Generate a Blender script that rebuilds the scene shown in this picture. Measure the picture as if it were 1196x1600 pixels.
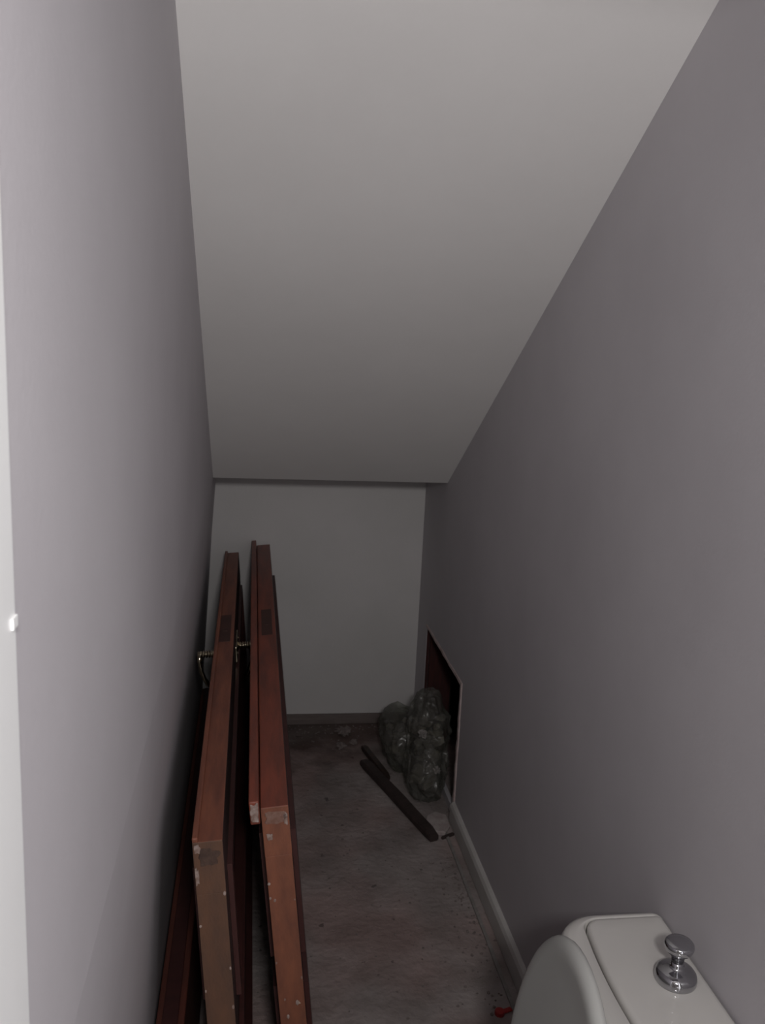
import bpy, bmesh, math, random
from mathutils import Vector, Matrix, noise
for o in list(bpy.data.objects): bpy.data.objects.remove(o)
sc = bpy.context.scene
col = sc.collection
PI = math.pi

# ---------------------------------------------------------------- camera
cam_d = bpy.data.cameras.new('camera'); cam = bpy.data.objects.new('camera', cam_d); col.objects.link(cam)
cam_d.sensor_fit = 'HORIZONTAL'; cam_d.sensor_width = 36.0; cam_d.lens = 1400.0*36.0/1196.0
cam_d.clip_start = 0.02
cam_d.dof.use_dof = True; cam_d.dof.focus_distance = 1.25; cam_d.dof.aperture_fstop = 22.0
R = Matrix(((0.98877778, -0.01736126, -0.14838158),
            (-0.1419331, 0.20078341, -0.96929924),
            (0.04662081, 0.97948181, 0.19606604)))
cam.matrix_world = Matrix.Translation((0, 0, 1.6)) @ R.to_4x4()
sc.camera = cam
# ---------------------------------------------------------------- world, lights, exposure
w = bpy.data.worlds.new('world'); sc.world = w; w.use_nodes = True
w.node_tree.nodes['Background'].inputs[0].default_value = (0.75, 0.80, 0.9, 1)
w.node_tree.nodes['Background'].inputs[1].default_value = 0.02

def area_light(name, loc, target, sx, sy, power, color):
    d = bpy.data.lights.new(name, 'AREA'); d.shape = 'RECTANGLE'; d.size = sx; d.size_y = sy
    d.energy = power; d.color = color
    o = bpy.data.objects.new(name, d); col.objects.link(o); o.location = loc
    o.rotation_euler = (Vector(target)-Vector(loc)).to_track_quat('-Z', 'Y').to_euler()
    return o
# LIGHTS BEGIN
# daylight bouncing up the hall behind the photographer (low window of the far hall wall)
area_light('hall_window_light', (0.3, -2.1, 0.6), (0.3, 0, 1.2), 1.4, 1.0, 3.6, (0.99, 0.97, 0.97))
# unseen fill lamp, added to brighten the white jamb and near left wall
area_light('jamb_fill_light', (0.55, 0.10, 1.38), (-0.12, 0.42, 1.38), 0.18, 1.3, 2.5, (0.98, 0.97, 1.0))
# unseen fill lamp added outside the doorway, fitted to the room's brightness
area_light('doorway_fill_light', (0.1, -0.4, 1.9), (0.3, 2.0, 1.2), 0.15, 0.15, 15.0, (1.0, 0.975, 0.955))
# LIGHTS END
sc.view_settings.view_transform = 'Standard'; sc.view_settings.look = 'None'
sc.view_settings.gamma = 1.0; sc.view_settings.use_curve_mapping = False
sc.view_settings.exposure = 0.0

# ---------------------------------------------------------------- materials
def mat(name, base, rough=0.6, var=None, vscale=8.0, stretch=(1, 1, 1), detail=6.0, bump=0.0, bscale=60.0,
        metallic=0.0, lo=0.35, hi=0.65, coat=0.0, spec=0.5, flecks=None, fscale=30.0, fthr=0.66):
    m = bpy.data.materials.new(name); m.use_nodes = True
    nt = m.node_tree; N = nt.nodes; L = nt.links
    b = N['Principled BSDF']
    b.inputs['Base Color'].default_value = (*base, 1); b.inputs['Roughness'].default_value = rough
    b.inputs['Metallic'].default_value = metallic; b.inputs['Coat Weight'].default_value = coat
    b.inputs['Specular IOR Level'].default_value = spec
    tc = N.new('ShaderNodeTexCoord'); mp = N.new('ShaderNodeMapping'); mp.inputs['Scale'].default_value = stretch
    L.new(tc.outputs['Object'], mp.inputs['Vector'])
    out = None
    if var:
        n = N.new('ShaderNodeTexNoise'); n.inputs['Scale'].default_value = vscale; n.inputs['Detail'].default_value = detail
        n.inputs['Roughness'].default_value = 0.6
        L.new(mp.outputs[0], n.inputs['Vector'])
        r = N.new('ShaderNodeValToRGB'); r.color_ramp.elements[0].position = lo; r.color_ramp.elements[1].position = hi
        r.color_ramp.elements[0].color = (*base, 1); r.color_ramp.elements[1].color = (*var, 1)
        L.new(n.outputs['Fac'], r.inputs[0]); out = r.outputs[0]
    if flecks:
        n2 = N.new('ShaderNodeTexNoise'); n2.inputs['Scale'].default_value = fscale; n2.inputs['Detail'].default_value = 3.0
        L.new(tc.outputs['Object'], n2.inputs['Vector'])
        r2 = N.new('ShaderNodeValToRGB'); r2.color_ramp.elements[0].position = fthr; r2.color_ramp.elements[1].position = fthr+0.04
        L.new(n2.outputs['Fac'], r2.inputs[0])
        mx = N.new('ShaderNodeMix'); mx.data_type = 'RGBA'
        L.new(r2.outputs[0], mx.inputs['Factor'])
        if out: L.new(out, mx.inputs['A'])
        else: mx.inputs['A'].default_value = (*base, 1)
        mx.inputs['B'].default_value = (*flecks, 1); out = mx.outputs['Result']
    if out: L.new(out, b.inputs['Base Color'])
    if bump > 0:
        nb = N.new('ShaderNodeTexNoise'); nb.inputs['Scale'].default_value = bscale; nb.inputs['Detail'].default_value = 5.0
        L.new(mp.outputs[0], nb.inputs['Vector'])
        bp = N.new('ShaderNodeBump'); bp.inputs['Strength'].default_value = bump; bp.inputs['Distance'].default_value = 0.01
        L.new(nb.outputs['Fac'], bp.inputs['Height']); L.new(bp.outputs[0], b.inputs['Normal'])
    return m

def stain(m):
    """old damp and dirt at the far end of the screed and large warm blotches"""
    nt = m.node_tree; N = nt.nodes; L = nt.links; b = N['Principled BSDF']
    src = b.inputs['Base Color'].links[0].from_socket
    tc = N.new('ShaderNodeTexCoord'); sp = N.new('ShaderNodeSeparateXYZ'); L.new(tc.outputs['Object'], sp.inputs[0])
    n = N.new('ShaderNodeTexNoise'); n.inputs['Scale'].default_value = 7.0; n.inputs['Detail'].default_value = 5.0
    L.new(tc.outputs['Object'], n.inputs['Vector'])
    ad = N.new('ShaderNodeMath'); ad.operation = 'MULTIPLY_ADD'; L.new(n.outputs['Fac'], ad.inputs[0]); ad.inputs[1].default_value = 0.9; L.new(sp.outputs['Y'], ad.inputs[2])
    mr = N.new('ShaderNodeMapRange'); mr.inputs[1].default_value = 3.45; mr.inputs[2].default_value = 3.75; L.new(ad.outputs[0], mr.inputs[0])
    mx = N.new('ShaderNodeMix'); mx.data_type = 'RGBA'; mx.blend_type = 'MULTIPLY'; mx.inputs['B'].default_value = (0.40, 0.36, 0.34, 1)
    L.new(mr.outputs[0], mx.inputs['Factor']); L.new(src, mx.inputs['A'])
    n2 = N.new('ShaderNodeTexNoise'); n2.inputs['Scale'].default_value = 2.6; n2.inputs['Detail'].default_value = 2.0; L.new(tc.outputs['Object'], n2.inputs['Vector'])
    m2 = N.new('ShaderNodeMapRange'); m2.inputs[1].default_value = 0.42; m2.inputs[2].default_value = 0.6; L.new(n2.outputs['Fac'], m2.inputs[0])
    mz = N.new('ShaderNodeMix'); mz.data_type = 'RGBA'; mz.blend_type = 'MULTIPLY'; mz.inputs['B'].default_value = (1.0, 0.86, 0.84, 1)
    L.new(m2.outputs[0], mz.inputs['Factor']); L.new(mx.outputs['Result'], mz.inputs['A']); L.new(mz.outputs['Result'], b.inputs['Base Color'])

M = {}
M['ceiling'] = mat('white_ceiling_paint', (0.84, 0.825, 0.815), 0.8, (0.80, 0.785, 0.775), 2.0, bump=0.03, bscale=120)
M['wall'] = mat('grey_mauve_wall_paint', (0.54, 0.515, 0.54), 0.62, (0.50, 0.475, 0.50), 2.5, bump=0.04, bscale=150)
M['wall_back'] = mat('pale_wall_paint', (0.62, 0.60, 0.60), 0.75, (0.58, 0.565, 0.56), 3.0, bump=0.05, bscale=100)
M['gloss_white'] = mat('white_gloss_paint', (0.92, 0.92, 0.92), 0.35, (0.89, 0.89, 0.89), 5.0)
M['floor'] = mat('rough_screed', (0.225, 0.19, 0.18), 0.95, (0.36, 0.315, 0.305), 5.0, detail=9, bump=0.6, bscale=45,
                 flecks=(0.13, 0.11, 0.105), fscale=30, fthr=0.68)
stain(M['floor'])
M['hall_floor'] = mat('hall_boards', (0.35, 0.29, 0.23), 0.5, (0.28, 0.22, 0.17), 4.0, stretch=(8, 1, 1))
M['skirting'] = mat('skirting_paint', (0.56, 0.54, 0.53), 0.5, (0.50, 0.48, 0.46), 9.0)
M['raw_wood'] = mat('raw_skirting_wood', (0.14, 0.112, 0.104), 0.85, (0.18, 0.148, 0.140), 10, stretch=(1, 6, 6))
M['plaster_edge'] = mat('cut_plaster_edge', (0.55, 0.46, 0.45), 0.85, (0.44, 0.34, 0.33), 30.0, bump=0.2, bscale=90)
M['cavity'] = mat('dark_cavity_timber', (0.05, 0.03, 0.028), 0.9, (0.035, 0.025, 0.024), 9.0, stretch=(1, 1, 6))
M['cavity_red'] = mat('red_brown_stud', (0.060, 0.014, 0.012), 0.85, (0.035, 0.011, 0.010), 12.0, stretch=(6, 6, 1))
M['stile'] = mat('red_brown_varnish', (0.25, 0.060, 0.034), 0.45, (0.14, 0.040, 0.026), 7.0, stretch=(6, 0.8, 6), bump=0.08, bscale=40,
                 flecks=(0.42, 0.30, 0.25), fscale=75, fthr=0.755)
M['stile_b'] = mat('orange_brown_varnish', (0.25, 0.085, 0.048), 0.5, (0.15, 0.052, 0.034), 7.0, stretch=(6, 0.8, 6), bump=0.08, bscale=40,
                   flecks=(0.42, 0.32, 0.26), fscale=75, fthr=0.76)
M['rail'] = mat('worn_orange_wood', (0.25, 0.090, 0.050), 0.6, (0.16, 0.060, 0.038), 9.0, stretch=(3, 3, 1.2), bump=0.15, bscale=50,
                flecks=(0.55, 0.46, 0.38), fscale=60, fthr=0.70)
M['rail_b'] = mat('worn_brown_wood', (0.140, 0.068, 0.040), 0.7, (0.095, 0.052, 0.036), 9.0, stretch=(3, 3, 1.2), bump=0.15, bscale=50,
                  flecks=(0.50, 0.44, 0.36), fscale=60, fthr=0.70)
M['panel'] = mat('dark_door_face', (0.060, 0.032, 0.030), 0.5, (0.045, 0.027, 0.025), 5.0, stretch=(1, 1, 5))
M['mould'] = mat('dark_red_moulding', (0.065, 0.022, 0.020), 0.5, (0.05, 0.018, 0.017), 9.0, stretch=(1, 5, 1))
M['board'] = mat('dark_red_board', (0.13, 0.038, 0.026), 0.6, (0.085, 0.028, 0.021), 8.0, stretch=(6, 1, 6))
M['smear'] = mat('dried_plaster', (0.42, 0.34, 0.31), 0.9, (0.20, 0.12, 0.095), 70.0, bump=0.3, bscale=120)
M['smear_dark'] = mat('dirty_end_grain', (0.055, 0.032, 0.026), 0.9, (0.10, 0.06, 0.045), 60.0, bump=0.3, bscale=120)
M['smear_mid'] = mat('thin_plaster_haze', (0.26, 0.16, 0.13), 0.9, (0.18, 0.085, 0.06), 70.0, bump=0.2, bscale=120)
M['hole'] = mat('dark_lock_metal', (0.075, 0.027, 0.020), 0.6, (0.045, 0.020, 0.016), 20.0)
M['brass'] = mat('old_brass', (0.76, 0.67, 0.52), 0.13, (0.62, 0.53, 0.38), 40.0, metallic=1.0)
M['chrome'] = mat('chrome', (0.48, 0.48, 0.50), 0.10, (0.42, 0.42, 0.44), 25.0, metallic=1.0)
M['ceramic'] = mat('white_ceramic', (0.62, 0.60, 0.575), 0.12, (0.59, 0.57, 0.55), 4.0, coat=0.4)
M['plastic'] = mat('white_seat_plastic', (0.47, 0.47, 0.455), 0.15, (0.45, 0.45, 0.435), 4.0)
M['black_wood'] = mat('dark_stained_wood', (0.05, 0.032, 0.03), 0.7, (0.03, 0.02, 0.018), 10.0, stretch=(1, 5, 5), bump=0.2)
M['iron'] = mat('dark_iron', (0.04, 0.032, 0.03), 0.5, (0.07, 0.04, 0.03), 40.0, metallic=0.5)
M['plaster'] = mat('plaster_chip', (0.48, 0.43, 0.42), 0.9, (0.36, 0.30, 0.29), 30.0, bump=0.3)
M['scrap'] = mat('highlight_scrap_and_trim', (0.27, 0.25, 0.24), 0.8, (0.20, 0.185, 0.175), 30.0, bump=0.3)
M['rubble'] = mat('grey_rubble', (0.15, 0.13, 0.11), 0.95, (0.26, 0.235, 0.21), 18.0, bump=0.5)
M['crumb'] = mat('mortar_crumbs', (0.16, 0.13, 0.125), 0.95, (0.23, 0.19, 0.18), 30.0)
M['red'] = mat('red_plastic', (0.38, 0.022, 0.02), 0.4, (0.32, 0.02, 0.018), 30.0)

def film_material():
    m = bpy.data.materials.new('clear_plastic_film'); m.use_nodes = True
    nt = m.node_tree; N = nt.nodes; L = nt.links; b = N['Principled BSDF']
    b.inputs['Base Color'].default_value = (0.17, 0.163, 0.150, 1); b.inputs['Roughness'].default_value = 0.24
    tr = N.new('ShaderNodeBsdfTransparent'); tr.inputs[0].default_value = (0.86, 0.88, 0.84, 1)
    ms = N.new('ShaderNodeMixShader')
    tc = N.new('ShaderNodeTexCoord'); n = N.new('ShaderNodeTexNoise'); n.inputs['Scale'].default_value = 14
    L.new(tc.outputs['Object'], n.inputs['Vector'])
    mr = N.new('ShaderNodeMapRange'); mr.inputs[1].default_value = 0.35; mr.inputs[2].default_value = 0.65
    mr.inputs[3].default_value = 0.16; mr.inputs[4].default_value = 0.60
    L.new(n.outputs['Fac'], mr.inputs[0]); L.new(mr.outputs[0], ms.inputs[0])
    L.new(tr.outputs[0], ms.inputs[1]); L.new(b.outputs[0], ms.inputs[2])
    L.new(ms.outputs[0], N['Material Output'].inputs['Surface'])
    return m
M['film'] = film_material()

# ---------------------------------------------------------------- helpers
def add_box(bm, x0, x1, y0, y1, z0, z1, bev=0.0):
    vs = [bm.verts.new(p) for p in ((x0, y0, z0), (x1, y0, z0), (x1, y1, z0), (x0, y1, z0),
                                    (x0, y0, z1), (x1, y0, z1), (x1, y1, z1), (x0, y1, z1))]
    fs = [bm.faces.new([vs[i] for i in f]) for f in ((3, 2, 1, 0), (4, 5, 6, 7), (0, 1, 5, 4), (1, 2, 6, 5), (2, 3, 7, 6), (3, 0, 4, 7))]
    if bev > 0:
        es = list({e for f in fs for e in f.edges})
        bmesh.ops.bevel(bm, geom=es, offset=bev, segments=2, affect='EDGES', profile=0.5)
    return vs

def obj(name, bm, m, parent=None, smooth=False):
    bmesh.ops.recalc_face_normals(bm, faces=bm.faces[:])
    me = bpy.data.meshes.new(name); bm.to_mesh(me); bm.free()
    if smooth:
        for p in me.polygons: p.use_smooth = True
    o = bpy.data.objects.new(name, me); col.objects.link(o)
    me.materials.append(m)
    if parent: o.parent = parent
    return o

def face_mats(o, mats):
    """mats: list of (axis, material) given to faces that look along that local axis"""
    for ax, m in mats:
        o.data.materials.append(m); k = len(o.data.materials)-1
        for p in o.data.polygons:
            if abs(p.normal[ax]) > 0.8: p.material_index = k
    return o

def struct(name, bm, m, parent=None):
    o = obj(name, bm, m, parent); o['kind'] = 'structure'; return o

def box_struct(name, boxes, m, parent=None, bev=0.0):
    bm = bmesh.new()
    for b in boxes: add_box(bm, *b, bev=bev)
    return struct(name, bm, m, parent)

def thing(name, label, cat, loc=(0, 0, 0), rot=(0, 0, 0), group=None):
    o = bpy.data.objects.new(name, None); col.objects.link(o); o.empty_display_size = 0.05
    o.location = loc; o.rotation_euler = rot; tag(o, label, cat, group); return o

def tag(o, label, cat, group=None):
    o['label'] = label; o['category'] = cat
    if group: o['group'] = group
    return o

def lathe(bm, prof, seg=32, mtx=Matrix()):
    rings = []
    for r, z in prof:
        if r < 1e-6: rings.append([bm.verts.new(mtx @ Vector((0, 0, z)))])
        else: rings.append([bm.verts.new(mtx @ Vector((r*math.cos(2*PI*i/seg), r*math.sin(2*PI*i/seg), z))) for i in range(seg)])
    for a, b in zip(rings, rings[1:]):
        for i in range(seg):
            j = (i+1) % seg
            if len(a) == 1 and len(b) == 1: continue
            if len(a) == 1: bm.faces.new((a[0], b[i], b[j]))
            elif len(b) == 1: bm.faces.new((a[i], b[0], a[j]))
            else: bm.faces.new((a[i], b[i], b[j], a[j]))

def loft(bm, loops, cap0=True, cap1=True):
    rs = [[bm.verts.new(p) for p in l] for l in loops]
    for a, b in zip(rs, rs[1:]):
        n = len(a)
        for i in range(n):
            bm.faces.new((a[i], a[(i+1) % n], b[(i+1) % n], b[i]))
    if cap0: bm.faces.new(list(reversed(rs[0])))
    if cap1: bm.faces.new(rs[-1])
    return rs

def tube(bm, pts, rad, seg=12):
    pts = [Vector(p) for p in pts]
    if not hasattr(rad, '__len__'): rad = [rad]*len(pts)
    loops = []
    for i, p in enumerate(pts):
        d = (pts[min(i+1, len(pts)-1)]-pts[max(i-1, 0)]).normalized()
        q = d.to_track_quat('Z', 'Y')
        loops.append([p + q @ Vector((rad[i]*math.cos(2*PI*k/seg), rad[i]*math.sin(2*PI*k/seg), 0)) for k in range(seg)])
    loft(bm, loops)

# ---------------------------------------------------------------- room shell
XL, XR, YB, YF = -0.1212, 0.702, 3.47, 0.47
YS, ZS = 3.084, 1.086           # low end of the sloping stair soffit
SL = 0.623
ZC = 2.42
yc = YS - (ZC-ZS)/SL
# sloping ceiling, one thick folded slab
def slab(name, prof, x0, x1, m):      # prof: polygon in (y, z)
    bm = bmesh.new()
    loft(bm, [[(x0, y, z) for y, z in prof], [(x1, y, z) for y, z in prof]])
    return struct(name, bm, m)
slab('ceiling', [(YF-0.10, ZC), (yc, ZC), (YS, ZS), (YB+0.1, ZS), (YB+0.1, ZS+0.12), (YS+0.04, ZS+0.12), (yc+0.04, ZC+0.12), (YF-0.10, ZC+0.12)],
     XL-0.14, XR+0.1, M['ceiling'])
# left wall, a little out of plumb below the low ceiling line
bm = bmesh.new()
prof = [(XL-0.060, -0.1), (XL-0.056, 0.0), (XL-0.026, 0.62), (XL-0.018, 0.80), (XL, 1.086), (XL, 2.5), (XL-0.14, 2.5), (XL-0.14, -0.1)]
loft(bm, [[(x, YF, z) for x, z in prof], [(x, YB+0.1, z) for x, z in prof]])
struct('wall_left', bm, M['wall'])
# right wall with the rectangular access hole
HY0, HY1, HZ0, HZ1 = 2.693, 3.288, 0.03, 0.483
box_struct('wall_right', [(XR, XR+0.014, YF, HY0, -0.1, 2.5), (XR, XR+0.014, HY1, YB+0.1, -0.1, 2.5),
                          (XR, XR+0.014, HY0, HY1, HZ1, 2.5), (XR, XR+0.014, HY0, HY1, -0.1, HZ0)], M['wall'])
box_struct('wall_back', [(XL-0.14, XR+0.1, YB, YB+0.1, -0.1, 1.2)], M['wall_back'])
box_struct('floor', [(XL-0.14, 1.45, -0.1+YF-0.0, YB+0.1, -0.1, 0.0)], M['floor'])
# dark space behind the hole
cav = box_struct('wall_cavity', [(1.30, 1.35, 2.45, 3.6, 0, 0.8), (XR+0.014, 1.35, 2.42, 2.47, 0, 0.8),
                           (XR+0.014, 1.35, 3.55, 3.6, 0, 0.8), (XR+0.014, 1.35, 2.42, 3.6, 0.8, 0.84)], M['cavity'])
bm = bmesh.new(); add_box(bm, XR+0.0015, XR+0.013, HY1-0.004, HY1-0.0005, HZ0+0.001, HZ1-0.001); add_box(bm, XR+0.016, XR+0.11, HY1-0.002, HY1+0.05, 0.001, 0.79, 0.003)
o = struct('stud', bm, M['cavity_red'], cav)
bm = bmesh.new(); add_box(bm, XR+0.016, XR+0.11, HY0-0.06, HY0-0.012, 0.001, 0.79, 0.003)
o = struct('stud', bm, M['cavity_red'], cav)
# ragged pale edge around the hole (cut plasterboard standing a little proud)
def ragged_strip(name, a, b, wid, dep, axis):
    bm = bmesh.new(); n = 26; random.seed(hash(name) % 7 + 3)
    loops = []
    for i in range(n+1):
        t = i/n; p = Vector(a).lerp(Vector(b), t)
        wi = wid*(0.8+0.45*noise.noise(Vector((t*9, wid*100, 3.3)))); de = dep*(0.85+0.3*noise.noise(Vector((t*12, 7.0, 1))))
        if axis == 'y': loops.append([p+Vector((0.0005, 0, -0.001)), p+Vector((-de, 0, -0.001)), p+Vector((-de*0.8, 0, wi)), p+Vector((0.0005, 0, wi*1.1))])
        else: loops.append([p+Vector((0.0005, 0.001, 0)), p+Vector((-de, 0.001, 0)), p+Vector((-de*0.8, -wi, 0)), p+Vector((0.0005, -wi*1.1, 0))])
    loft(bm, loops); return bm
struct('trim_1', ragged_strip('trim_top', (XR, HY0-0.01, HZ1), (XR, HY1, HZ1), 0.009, 0.006, 'y'), M['plaster_edge'])
struct('trim_2', ragged_strip('trim_near', (XR, HY0, 0.062), (XR, HY0, HZ1+0.008), 0.014, 0.006, 'z'), M['plaster_edge'])
# skirtings
bm = bmesh.new()
prf = [(XR, 0.004), (XR-0.016, 0.004), (XR-0.016, 0.058), (XR-0.011, 0.068), (XR-0.004, 0.072), (XR, 0.072)]
loft(bm, [[(x, YF+0.02, z) for x, z in prf], [(x, HY0-0.012, z) for x, z in prf]])
struct('baseboard_right', bm, M['skirting'])
bm = bmesh.new(); n = 30; loops = []
for i in range(n+1):
    y = 0.6+(2.62-0.6)*i/n; wob = 0.004*noise.noise(Vector((y*4, 0, 0)))
    loops.append([(XR-0.046+wob, y, 0.0), (XR-0.046+wob, y, 0.005), (XR-0.037+wob, y, 0.006), (XR-0.036+wob, y, 0.0)])
loft(bm, loops); struct('trim_3', bm, M['scrap'])
bm = bmesh.new(); add_box(bm, XL-0.03, XR-0.002, YB-0.016, YB, 0.0, 0.042, 0.003)
struct('baseboard_back', bm, M['raw_wood'])
# front wall with the doorway, white lining, hall behind
DX0, DX1, DZ = XL, 0.66, 2.03
box_struct('wall_front', [(DX1+0.03, XR+0.014, YF-0.1, YF, -0.1, 2.5), (DX0-0.14, DX0-0.03, YF-0.1, YF, -0.1, 2.5),
                          (DX0-0.03, DX1+0.03, YF-0.1, YF, DZ+0.03, 2.5)], M['wall'])
lin = box_struct('door_1', [(DX0-0.03, DX0+0.002, YF-0.115, YF-0.001, 0, DZ), (DX1, DX1+0.03, YF-0.115, YF-0.001, 0, DZ),
                            (DX0-0.03, DX1+0.03, YF-0.115, YF-0.001, DZ, DZ+0.03)], M['gloss_white'])
box_struct('door_architrave', [(DX0-0.10, DX0-0.03, YF-0.116, YF-0.1, 0, DZ+0.1), (DX1+0.03, DX1+0.1, YF-0.116, YF-0.1, 0, DZ+0.1)], M['gloss_white'], lin)
box_struct('strike_plate', [(DX0+0.0021, DX0+0.0034, YF-0.010, YF-0.0012, 1.4415, 1.4475)], M['gloss_white'], lin)
# hall (never in view): floor, ceiling, walls, window opening on the right
box_struct('floor_hall', [(-1.3, 1.9, -2.2, YF-0.1, -0.1, -0.001)], M['hall_floor'])
box_struct('ceiling_hall', [(-1.3, 1.9, -2.2, YF-0.1, 2.45, 2.55)], M['ceiling'])
box_struct('wall_hall', [(-1.4, -1.3, -2.2, YF-0.1, -0.1, 2.5), (-1.3, 1.9, -2.3, -2.2, -0.1, 2.5),
                         (1.9, 2.0, -2.2, -1.05, -0.1, 2.5), (1.9, 2.0, -0.05, YF-0.1, -0.1, 2.5),
                         (1.9, 2.0, -1.05, -0.05, -0.1, 0.85), (1.9, 2.0, -1.05, -0.05, 2.25, 2.5),
                         (-1.3, DX0-0.14, YF-0.1, YF, -0.1, 2.5), (XR+0.014, 1.9, YF-0.1, YF, -0.1, 2.5)], M['ceiling'])

# ---------------------------------------------------------------- the two stored doors
def smear_mesh(w, h, seed, t=0.0015):
    bm = bmesh.new(); n = 22
    a = []; b = []
    for i in range(n):
        an = 2*PI*i/n
        r = 0.72+0.38*noise.noise(Vector((math.cos(an)*1.7, math.sin(an)*1.7, seed)))
        sq = 1/max(abs(math.cos(an)), abs(math.sin(an)))**0.7
        a.append((w/2*r*sq*math.cos(an), 0.0, h/2*r*sq*math.sin(an)))
        b.append((w/2*r*sq*0.93*math.cos(an), -t, h/2*r*sq*0.93*math.sin(an)))
    loft(bm, [a, b]); return bm

def lever_handle(parent, side, y, z, face_x, reach):
    """side -1 = left face, +1 = right face; the door lies on its long edge, so the lever hangs down"""
    bm = bmesh.new()
    add_box(bm, min(face_x, face_x+side*0.006), max(face_x, face_x+side*0.006), y-0.075, y+0.075, z-0.022, z+0.022, 0.002)
    h = obj('handle_plate', bm, M['brass'], parent)
    bm = bmesh.new()
    pr = [(0.0, 0.0), (0.013, 0.0)]
    for k in range(5):
        z0 = 0.005+k*(reach-0.010)/5; dz = (reach-0.010)/5
        pr += [(0.0075, z0), (0.0105, z0+dz*0.25), (0.0105, z0+dz*0.6), (0.0075, z0+dz*0.9)]
    pr += [(0.010, reach-0.003), (0.006, reach), (0.0, reach)]
    m = Matrix.Translation((face_x+side*0.006, y, z)) @ Matrix.Rotation(side*PI/2, 4, 'Y')
    lathe(bm, pr, 20, m); obj('handle_stem', bm, M['brass'], h, True)
    bm = bmesh.new()
    ex = face_x+side*(reach-0.001)
    pts = [(ex, y, z+0.004), (ex+side*0.001, y-0.004, z-0.018), (ex, y-0.006, z-0.045), (ex-side*0.008, y-0.006, z-0.07), (ex-side*0.017, y-0.004, z-0.088), (ex-side*0.022, y, z-0.096)]
    tube(bm, pts, [0.0075, 0.0068, 0.006, 0.006, 0.0068, 0.004], 14); obj('handle_lever', bm, M['brass'], h, True)
    bm = bmesh.new()
    for yy in (y-0.062, y+0.062):
        lathe(bm, [(0, 0.0), (0.005, 0.0), (0.0045, 0.0018), (0, 0.0022)], 14, Matrix.Translation((face_x+side*0.006, yy, z)) @ Matrix.Rotation(side*PI/2, 4, 'Y'))
    obj('handle_screw', bm, M['brass'], h, True)
    return h

def stored_door(name, label, tlx, tly, tz, thick, lean, yaw, L, W, stm, rlm, lip, handles, latch_y, mould):
    """origin: near bottom-left edge; local x thickness, y along the room, z up"""
    bx = tlx + lean*W
    t = thing(name, label, 'door', (bx, tly, 0.0), (0, -math.atan(lean), yaw))
    sw, ra, rb = 0.098, 0.075, 0.16
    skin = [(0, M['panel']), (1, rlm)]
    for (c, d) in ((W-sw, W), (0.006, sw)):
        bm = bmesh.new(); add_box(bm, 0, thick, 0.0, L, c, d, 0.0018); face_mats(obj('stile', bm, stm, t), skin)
    # rails (they run up and down now); the near and far ends show their long grain
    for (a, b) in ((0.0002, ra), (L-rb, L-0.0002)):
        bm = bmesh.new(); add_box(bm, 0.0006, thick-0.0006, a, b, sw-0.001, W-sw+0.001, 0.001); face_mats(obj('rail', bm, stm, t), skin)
    bm = bmesh.new(); add_box(bm, 0.0006, thick-0.0006, ra-0.001, L-rb+0.001, W/2-0.045, W/2+0.045, 0.001); obj('muntin', bm, M['panel'], t)
    for (a, b) in ((ra, L-rb),):
        for (c, d) in ((sw, W/2-0.045), (W/2+0.045, W-sw)):
            bm = bmesh.new(); add_box(bm, thick*0.36, thick*0.64, a-0.004, b+0.004, c-0.004, d+0.004)
            for s in (0, 1):                                     # raised field on both faces
                x0, x1 = ((thick*0.16, thick*0.37) if s == 0 else (thick*0.63, thick*0.84))
                e = 0.035
                q = [(a+e, c+e), (b-e, c+e), (b-e, d-e), (a+e, d-e)]; g = 0.02
                q2 = [(a+e+g, c+e+g), (b-e-g, c+e+g), (b-e-g, d-e-g), (a+e+g, d-e-g)]
                if s == 0: loft(bm, [[(x1, y, z) for y, z in q], [(x0, y, z) for y, z in q2]])
                else: loft(bm, [[(x0, y, z) for y, z in q], [(x1, y, z) for y, z in q2]])
            p = obj('panel', bm, M['panel'], t)
            for s in (0, 1):
                bm = bmesh.new(); p0 = 0.010*(1 if s else -1); fx = thick if s else 0.0
                o_ = 0.012
                outer = [(a-o_, c-o_), (b+o_, c-o_), (b+o_, d+o_), (a-o_, d+o_)]
                mid = [(a+0.004, c+0.004), (b-0.004, c+0.004), (b-0.004, d-0.004), (a+0.004, d-0.004)]
                inn = [(a+0.018, c+0.018), (b-0.018, c+0.018), (b-0.018, d-0.018), (a+0.018, d-0.018)]
                xs = [fx, fx+p0*0.9, fx+p0, fx-p0*0.9]
                loft(bm, [[(xs[0], y, z) for y, z in outer], [(xs[1], y, z) for y, z in outer], [(xs[2], y, z) for y, z in mid], [(xs[3], y, z) for y, z in inn]], False, False)
                obj('moulding', bm, M['mould'], p)
    lx0, lx1, lz0, lz1, ly0 = lip
    bm = bmesh.new(); add_box(bm, lx0, lx1, ly0, L-0.001, lz0, lz1, 0.0025); lp = obj('rebate_strip', bm, stm, t)
    # mortice lock plate let into the long edge
    bm = bmesh.new(); add_box(bm, 0.010, thick-0.010, latch_y-0.115, latch_y+0.115, W-0.004, W+0.0008, 0.0003)
    lk = obj('lock_plate', bm, M['hole'], t); lk['label'] = 'dark lock plate let into the edge'
    bm = bmesh.new(); add_box(bm, thick/2-0.006, thick/2+0.006, latch_y-0.03, latch_y-0.005, W-0.002, W+0.002, 0.0006); obj('latch_bolt', bm, M['hole'], lk)
    for side, y, reach in handles:
        lever_handle(t, side, y, W-0.055, 0.0 if side < 0 else thick, reach)
    return t, W, thick

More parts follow.
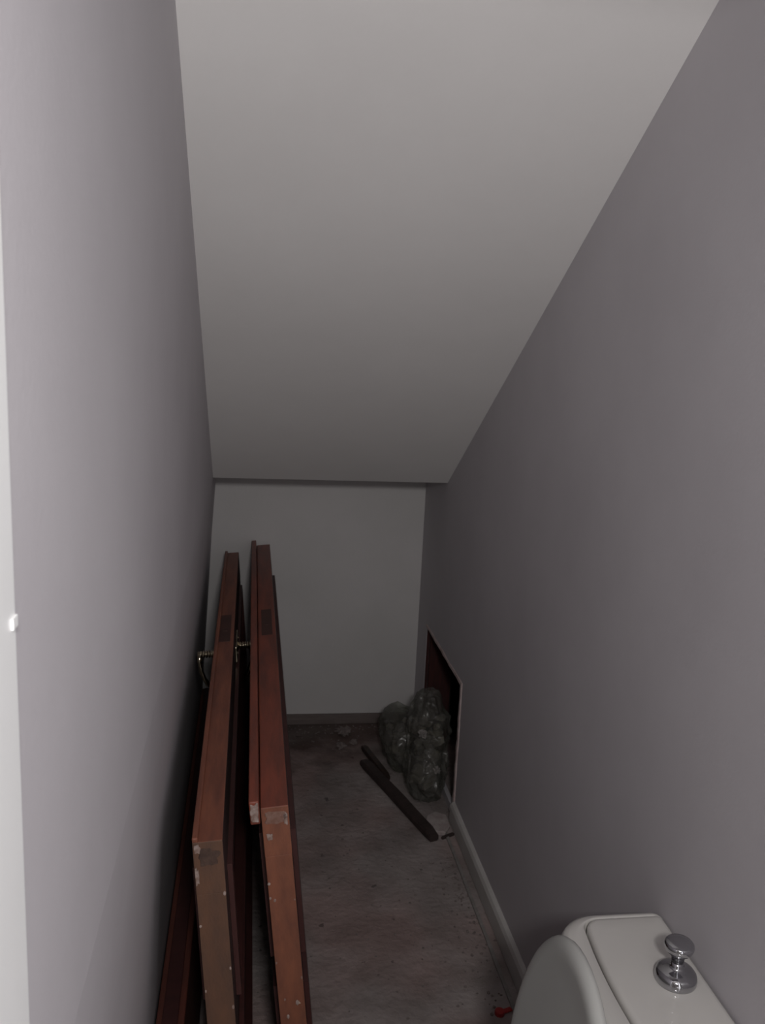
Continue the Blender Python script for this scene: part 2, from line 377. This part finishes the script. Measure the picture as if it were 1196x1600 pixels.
H_Y = 2.31
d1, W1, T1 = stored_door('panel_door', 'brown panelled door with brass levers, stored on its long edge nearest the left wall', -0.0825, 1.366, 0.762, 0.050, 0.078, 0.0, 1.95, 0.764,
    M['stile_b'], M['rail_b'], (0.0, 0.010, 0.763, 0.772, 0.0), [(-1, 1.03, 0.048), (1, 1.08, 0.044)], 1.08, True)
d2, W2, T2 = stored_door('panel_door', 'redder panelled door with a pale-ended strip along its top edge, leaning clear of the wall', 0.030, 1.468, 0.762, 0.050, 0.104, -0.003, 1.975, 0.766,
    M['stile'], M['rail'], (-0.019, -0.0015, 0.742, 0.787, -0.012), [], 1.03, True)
# far-end upstand of the second door's top edge is the strip itself; pale plaster on its near end
def add_smear(parent, w, h, x, z, seed, m, y=-0.0002, label=None):
    o = obj('plaster_smear', smear_mesh(w, h, seed), m, parent); o.location = (x, y, z)
    if label: o['label'] = label
add_smear(d2, 0.021, 0.048, -0.010, 0.764, 1.0, M['smear'], -0.0124, 'pale smear on the end of the strip')
add_smear(d2, 0.056, 0.032, 0.025, 0.744, 5.0, M['smear_mid'])
add_smear(d2, 0.010, 0.030, 0.043, 0.742, 3.0, M['smear'])
add_smear(d2, 0.016, 0.016, 0.012, 0.708, 8.0, M['smear'])
add_smear(d1, 0.044, 0.040, 0.026, 0.735, 2.0, M['smear_dark'], label='dirty dark patch at the top of the end')
add_smear(d1, 0.014, 0.024, 0.007, 0.752, 4.0, M['smear'])
add_smear(d1, 0.008, 0.045, 0.004, 0.700, 9.0, M['smear'])
random.seed(11)
for dd, n in ((d1, 7), (d2, 9)):
    bm = bmesh.new()
    for k in range(n):
        s = random.uniform(0.003, 0.007); e = random.choice((0.003, 0.047, random.uniform(0.01, 0.04))); z = random.uniform(0.25, 0.68)
        bmesh.ops.create_icosphere(bm, subdivisions=1, radius=s/2, matrix=Matrix.Translation((e, -0.0002, z)) @ Matrix.Diagonal((1, 0.3, random.uniform(1, 2.2), 1)))
    o = obj('paint_spots', bm, M['smear'], dd); o['kind'] = 'stuff'

# third board, lying low against the wall
bm = bmesh.new(); add_box(bm, 0, 0.055, 0, 2.2, 0, 0.27, 0.003)
bd = thing('timber_board', 'dark red-brown timber board on edge, low between the left wall and the doors', 'board', (-0.146, 1.0, 0), (0, math.radians(-3), 0))
obj('board_body', bm, M['board'], bd)
bm = bmesh.new(); add_box(bm, 0.012, 0.043, 0.01, 2.19, 0.270, 0.276, 0.002); obj('edge_strip', bm, M['mould'], bd)

# ---------------------------------------------------------------- toilet
TY = 1.085
toi = thing('toilet', 'white close-coupled toilet with raised seat lid and chrome flush knob', 'toilet', (0, 0, 0))
def rrect(x0, x1, hw, r, z, bow=0.0, rr=None, n=8):
    """plan outline; x0 = front (bowed), x1 = wall side"""
    rr = r if rr is None else rr
    pts = []
    cs = [(x0+r, TY+hw-r, r, PI/2, PI), (x0+r, TY-hw+r, r, PI, 1.5*PI), (x1-rr, TY-hw+rr, rr, 1.5*PI, 2*PI), (x1-rr, TY+hw-rr, rr, 0, PI/2)]
    for ci, (cx, cy, rad, a0, a1) in enumerate(cs):
        for k in range(n+1):
            a = a0+(a1-a0)*k/n; pts.append([cx+rad*math.cos(a), cy+rad*math.sin(a)])
        if ci == 0:
            for k in range(1, 12):
                pts.append([x0, TY+(hw-r)*(1-2*k/12)])
    out = []
    for x, y in pts:
        u = (y-TY)/hw; f = max(0, (x1-x)/(x1-x0))
        out.append((x-bow*(1-u*u)*f, y, z))
    return out
xw = XR-0.003
bm = bmesh.new(); loops = []
for z, dx, dw in ((0.385, 0.055, 0.06), (0.40, 0.035, 0.035), (0.46, 0.018, 0.018), (0.58, 0.004, 0.004), (0.63, 0, 0), (0.646, 0.0012, 0.0012), (0.654, 0.005, 0.005), (0.6585, 0.011, 0.011), (0.660, 0.019, 0.016)):
    loops.append(rrect(0.522+dx, xw, 0.197-dw, 0.055, z, 0.018, 0.014))
loops.append(rrect(0.5585, xw-0.006, 0.1765, 0.024, 0.6605, 0.014, 0.012))
loops.append(rrect(0.5600, xw-0.007, 0.1755, 0.023, 0.6590, 0.014, 0.012))
loops.append(rrect(0.5605, xw-0.007, 0.1750, 0.023, 0.642, 0.014, 0.012))
loft(bm, loops); obj('tank', bm, M['ceramic'], toi, True)
bm = bmesh.new()
loops = []
for z, d in ((0.643, 0.0), (0.6585, 0.0), (0.6625, 0.0012), (0.6650, 0.0045), (0.6660, 0.010), (0.6668, 0.03)):
    loops.append(rrect(0.5640+d, xw-0.001-d, 0.172-d, max(0.023-d, 0.004), z, 0.014, max(0.012-d, 0.003)))
loft(bm, loops); lid = obj('tank_lid', bm, M['ceramic'], toi, True)
for o_ in (lid,):
    pass
# flush knob: domed escutcheon, neck, flared pull
prof = [(0.0, 0), (0.0300, 0), (0.0312, 0.003), (0.0312, 0.008), (0.0300, 0.013), (0.0265, 0.0175), (0.020, 0.0205), (0.012, 0.0225), (0.0095, 0.026), (0.0085, 0.034)]
prof2 = [(0.0, 0.030), (0.0085, 0.030), (0.0100, 0.040), (0.0135, 0.046), (0.0195, 0.051), (0.0212, 0.055), (0.0220, 0.059), (0.0212, 0.0625), (0.019, 0.0650), (0.010, 0.0662), (0, 0.0665)]
KX, KY = 0.648, 1.103
bm = bmesh.new(); lathe(bm, prof+[(0, 0.034)], 48, Matrix.Translation((KX, KY, 0.6663))); kb = obj('flush_knob_base', bm, M['chrome'], toi, True)
bm = bmesh.new(); lathe(bm, prof2, 48, Matrix.Translation((KX, KY, 0.6663))); obj('flush_knob', bm, M['chrome'], kb, True)
# bowl
def ell(cx, cy, a, b, z, n=40, back=None):
    out = []
    for k in range(n):
        t = 2*PI*k/n; x = math.cos(t); y = math.sin(t)
        px = cx + (a if x < 0 else (back or a))*x
        out.append((px, cy+b*y, z))
    return out
bm = bmesh.new(); L_ = []
for z, a, b, cx, bk in ((0.0, 0.17, 0.105, 0.42, 0.20), (0.03, 0.165, 0.10, 0.42, 0.20), (0.12, 0.15, 0.09, 0.41, 0.21), (0.20, 0.165, 0.105, 0.40, 0.22),
                   (0.28, 0.205, 0.145, 0.38, 0.24), (0.35, 0.235, 0.175, 0.36, 0.27), (0.385, 0.245, 0.185, 0.35, 0.28), (0.398, 0.238, 0.180, 0.35, 0.275)):
    L_.append(ell(cx, TY, a, b, z, back=bk))
for z, a, b in ((0.396, 0.185, 0.135), (0.37, 0.18, 0.13), (0.28, 0.14, 0.10), (0.20, 0.08, 0.06), (0.17, 0.03, 0.03)):
    L_.append(ell(0.31, TY, a, b, z, back=a*0.75))
loft(bm, L_); obj('bowl', bm, M['ceramic'], toi, True)
# seat ring, down
bm = bmesh.new(); L_ = []
for (a, b, z) in ((0.245, 0.187, 0.400), (0.249, 0.190, 0.408), (0.240, 0.184, 0.418), (0.20, 0.145, 0.416), (0.175, 0.120, 0.408), (0.178, 0.124, 0.400), (0.245, 0.187, 0.400)):
    L_.append(ell(0.325, TY, a, b, z, back=a*0.55))
loft(bm, L_, False, False); obj('seat', bm, M['plastic'], toi, True)
# raised lid, dished towards the room
def lidloop(s, off, zc=0.45, n=56):
    """s = inset from edge; off = distance out of the lid plane (towards the room)"""
    out = []
    zt = 0.731
    for k in range(n):
        a = 2*PI*k/n
        u = math.sin(a); v = math.cos(a)                     # v up
        hw = 0.192-s; up = (zt-zc)-s; dn = (zc-0.428)-s*0.2
        e = 1.0
        y = TY+hw*(abs(u)**0.95)*(1 if u > 0 else -1); z = zc+(up if v > 0 else max(dn, 0.002))*(abs(v)**1.05)*(1 if v > 0 else -1)
        x = 0.464+(z-0.43)*0.085 - off
        out.append((x, y, z))
    return out
bm = bmesh.new()
seq = [(0.0, 0.0), (0.003, -0.006), (0.010, -0.0095), (0.05, -0.012)]
front = [(0.0, 0.0), (0.0008, 0.003), (0.004, 0.008), (0.009, 0.011), (0.016, 0.0125), (0.026, 0.012), (0.04, 0.0105), (0.07, 0.009), (0.11, 0.0085), (0.16, 0.0085)]
loft(bm, [lidloop(s, o_) for s, o_ in reversed(seq)] + [lidloop(s, o_) for s, o_ in front[1:]])
obj('seat_lid', bm, M['plastic'], toi, True)
bm = bmesh.new()
for s in (-1, 1):
    bm = bmesh.new()
    lathe(bm, [(0, -0.02), (0.011, -0.02), (0.011, 0.02), (0, 0.02)], 18, Matrix.Translation((0.468, TY+s*0.075, 0.42)) @ Matrix.Rotation(PI/2, 4, 'X'))
    obj('hinge', bm, M['chrome'], toi, True)

# ---------------------------------------------------------------- rubbish by the hole
def blob(cx, lobes, seed, sub=6, amp=0.012):
    bm = bmesh.new(); bmesh.ops.create_icosphere(bm, subdivisions=sub, radius=1.0)
    c = Vector(cx)
    for v in bm.verts:
        d = v.co.normalized(); best = 0.02
        acc = 0.0
        for (lc, ls) in lobes:
            o_ = c-Vector(lc)
            A = sum((d[i]/ls[i])**2 for i in range(3)); B = 2*sum(o_[i]*d[i]/ls[i]**2 for i in range(3)); C = sum((o_[i]/ls[i])**2 for i in range(3))-1
            D = B*B-4*A*C
            if D > 0:
                t = (-B+math.sqrt(D))/(2*A)
                if t > 0: acc += t**5
        r = max(acc**(1/5)*0.95, best)
        p = c+d*r
        q = p*9.0+Vector((seed, 0, 0))
        wr = noise.noise(Vector((q.x*1.6, q.y*1.6, q.z*0.7)))
        ridge = 1-abs(noise.noise(q*1.3+Vector((5, 2, 1)))*2.6)
        ridge2 = 1-abs(noise.noise(Vector((q.x*3.1, q.y*3.1, q.z*1.6)))*2.4)
        ridge3 = 1-abs(noise.noise(Vector((q.x*6.5, q.y*6.5, q.z*4.5)))*2.2)
        p += d*amp*(1.3*wr+1.1*ridge+0.8*ridge2+0.4*ridge3-1.3)
        p.z = max(p.z, 0.003+0.002*wr)
        v.co = p
    return bm
bag = thing('rubbish_bag', 'crumpled see-through plastic rubbish bag slumped in front of the wall hole', 'bag', (0, 0, 0))
lobes = [((0.632, 2.86, 0.10), (0.075, 0.14, 0.12)), ((0.650, 2.93, 0.215), (0.078, 0.120, 0.155)), ((0.595, 3.10, 0.11), (0.095, 0.15, 0.13))]
film = obj('bag_film', blob((0.62, 2.98, 0.15), lobes, 1.0, 7, 0.013), M['film'], bag, True)
random.seed(5)
bm = bmesh.new()
for k in range(60):
    lc, ls = lobes[k % 3]
    a = [random.gauss(0, 1) for _ in range(3)]; l = math.sqrt(sum(q*q for q in a)); rr = random.uniform(0.2, 0.72)
    p = Vector([lc[i]+a[i]/l*ls[i]*rr for i in range(3)]); p.z = max(p.z, 0.03)
    s = random.uniform(0.012, 0.032)
    r_ = bmesh.ops.create_icosphere(bm, subdivisions=1, radius=s, matrix=Matrix.Translation(p) @ Matrix.Rotation(random.random()*3, 4, Vector(a)) @ Matrix.Diagonal((1, random.uniform(0.5, 1), random.uniform(0.4, 0.9), 1)))
    for v in r_['verts']: v.co += Vector([random.uniform(-1, 1)*s*0.22 for _ in range(3)])
o = obj('bag_contents', bm, M['rubble'], bag); o['kind'] = 'stuff'
# pale crumpled bits added as bright highlight patches on the film
def crumple(sz, seed, flat=0.5):
    bm = bmesh.new(); bmesh.ops.create_icosphere(bm, subdivisions=3, radius=1)
    for v in bm.verts:
        d = v.co.normalized(); q = d*2.3+Vector((seed, seed*2, 0))
        v.co = Vector((d.x*sz, d.y*sz*1.3, d.z*sz*flat))*(0.75+0.6*noise.noise(q)+0.25*noise.noise(q*2.7))
    return bm

for i, (p, sz) in enumerate((((0.604, 2.80, 0.262), 0.017), ((0.648, 2.745, 0.155), 0.015), ((0.617, 2.79, 0.20), 0.009))):
    o = obj('highlight_scrap', crumple(sz, 4.0+i*2, 0.9), M['scrap'], bag); o.location = p; o['label'] = 'pale crumpled bit standing in for a highlight on the film'

def bar(name, a, b, wid, hei, m, label, cat, twist=0.0):
    a, b = Vector(a), Vector(b); d = b-a; L0 = d.length
    bm = bmesh.new(); n = 14; lo = []
    for i in range(n+1):
        y = L0*i/n; k = 1+0.06*noise.noise(Vector((y*6, wid*50, 0)))
        e = 0.82 if i in (0, n) else 1.0
        w2, h2 = wid/2*k*e, hei*k*e
        off = 0.003*noise.noise(Vector((y*3, 4, wid*9)))
        c = 0.25
        pr = [(-w2, h2*c), (-w2*(1-c), 0), (w2*(1-c), 0), (w2, h2*c), (w2, h2*(1-c)), (w2*(1-c), h2), (-w2*(1-c), h2), (-w2, h2*(1-c))]
        lo.append([(x+off, y, z) for x, z in pr])
    loft(bm, lo)
    o = obj(name, bm, m); o.location = a; o.rotation_euler = (math.asin(d.z/L0), 0, math.atan2(-d.x, d.y))
    tag(o, label, cat); return o
bar('wooden_batten', (0.612, 2.565, 0.0), (0.448, 3.09, 0.0), 0.040, 0.030, M['black_wood'], 'long dark wooden batten lying on the floor beside the plastic bag', 'batten')
bar('iron_bar', (0.520, 2.97, 0.0), (0.462, 3.22, 0.0), 0.026, 0.022, M['iron'], 'short dark bar on the floor between the long batten and the bag', 'bar')
bar('wood_offcut', (0.640, 2.575, 0.0), (0.684, 2.598, 0.0), 0.010, 0.009, M['black_wood'], 'thin dark offcut between the batten end and the skirting', 'offcut')
# pale plaster chip
bm = bmesh.new(); random.seed(3)
pl = [(-0.035, -0.055), (0.02, -0.06), (0.04, -0.02), (0.036, 0.05), (0.0, 0.07), (-0.03, 0.045), (-0.042, 0.0)]
loft(bm, [[(x, y, 0) for x, y in pl], [(x*1.0, y*1.0, 0.009) for x, y in pl], [(x*0.93, y*0.93, 0.012) for x, y in pl]])
o = obj('plaster_slab', bm, M['plaster']); o.location = (0.642, 2.66, 0.0); o.rotation_euler = (0, 0, -0.1)
tag(o, 'flat pale plaster piece on the floor in front of the bag', 'plaster')
# mauve lumps near the back
for i, (x, y, s, lab) in enumerate(((0.40, 3.36, 0.030, 'largest mauve rubble lump near the back skirting'), (0.375, 3.24, 0.022, 'middle mauve rubble lump left of the short bar'), (0.43, 3.27, 0.018, 'smallest mauve rubble lump at the tip of the short bar'))):
    o = obj('rubble_lump', crumple(s, i*3.1, 0.55), M['crumb']); o.location = (x, y, s*0.45); tag(o, lab, 'rubble', 'rubble lumps near the back wall')
# crumbs
bm = bmesh.new(); random.seed(21)
for k in range(420):
    if k < 200: x, y = random.uniform(0.24, 0.66), random.uniform(1.3, 3.4)
    elif k < 320: x, y = 0.66-abs(random.gauss(0, 0.05)), random.uniform(1.6, 2.66)
    else: x, y = random.uniform(0.16, 0.68), 3.44-abs(random.gauss(0, 0.07))
    s = random.uniform(0.0015, 0.0045)
    if x > 0.40 and 2.50 < y < 3.32: continue
    r_ = bmesh.ops.create_icosphere(bm, subdivisions=1, radius=s, matrix=Matrix.Translation((x, y, s*0.5)) @ Matrix.Diagonal((1, random.uniform(0.6, 1.3), 0.6, 1)))
o = obj('floor_crumbs', bm, M['crumb']); o['kind'] = 'stuff'; tag(o, 'mortar crumbs and grit scattered over the rough floor', 'debris')
# red plastic cap with a ribbed skirt and tab
red = thing('plastic_cap', 'small red plastic cap on the floor beside the toilet', 'cap', (0.622, 1.815, 0.0), (0, 0, 0.3))
bm = bmesh.new(); seg = 32; lo = []
for r, z in ((0.012, 0.0), (0.012, 0.008), (0.011, 0.0105), (0.006, 0.011)):
    lo.append([((r*(1.0 if k % 2 else 0.95))*math.cos(2*PI*k/seg), (r*(1.0 if k % 2 else 0.95))*math.sin(2*PI*k/seg), z) for k in range(seg)])
loft(bm, lo); obj('cap_body', bm, M['red'], red)
bm = bmesh.new(); add_box(bm, 0.009, 0.034, -0.006, 0.006, 0.002, 0.006, 0.001); obj('cap_tab', bm, M['red'], red)
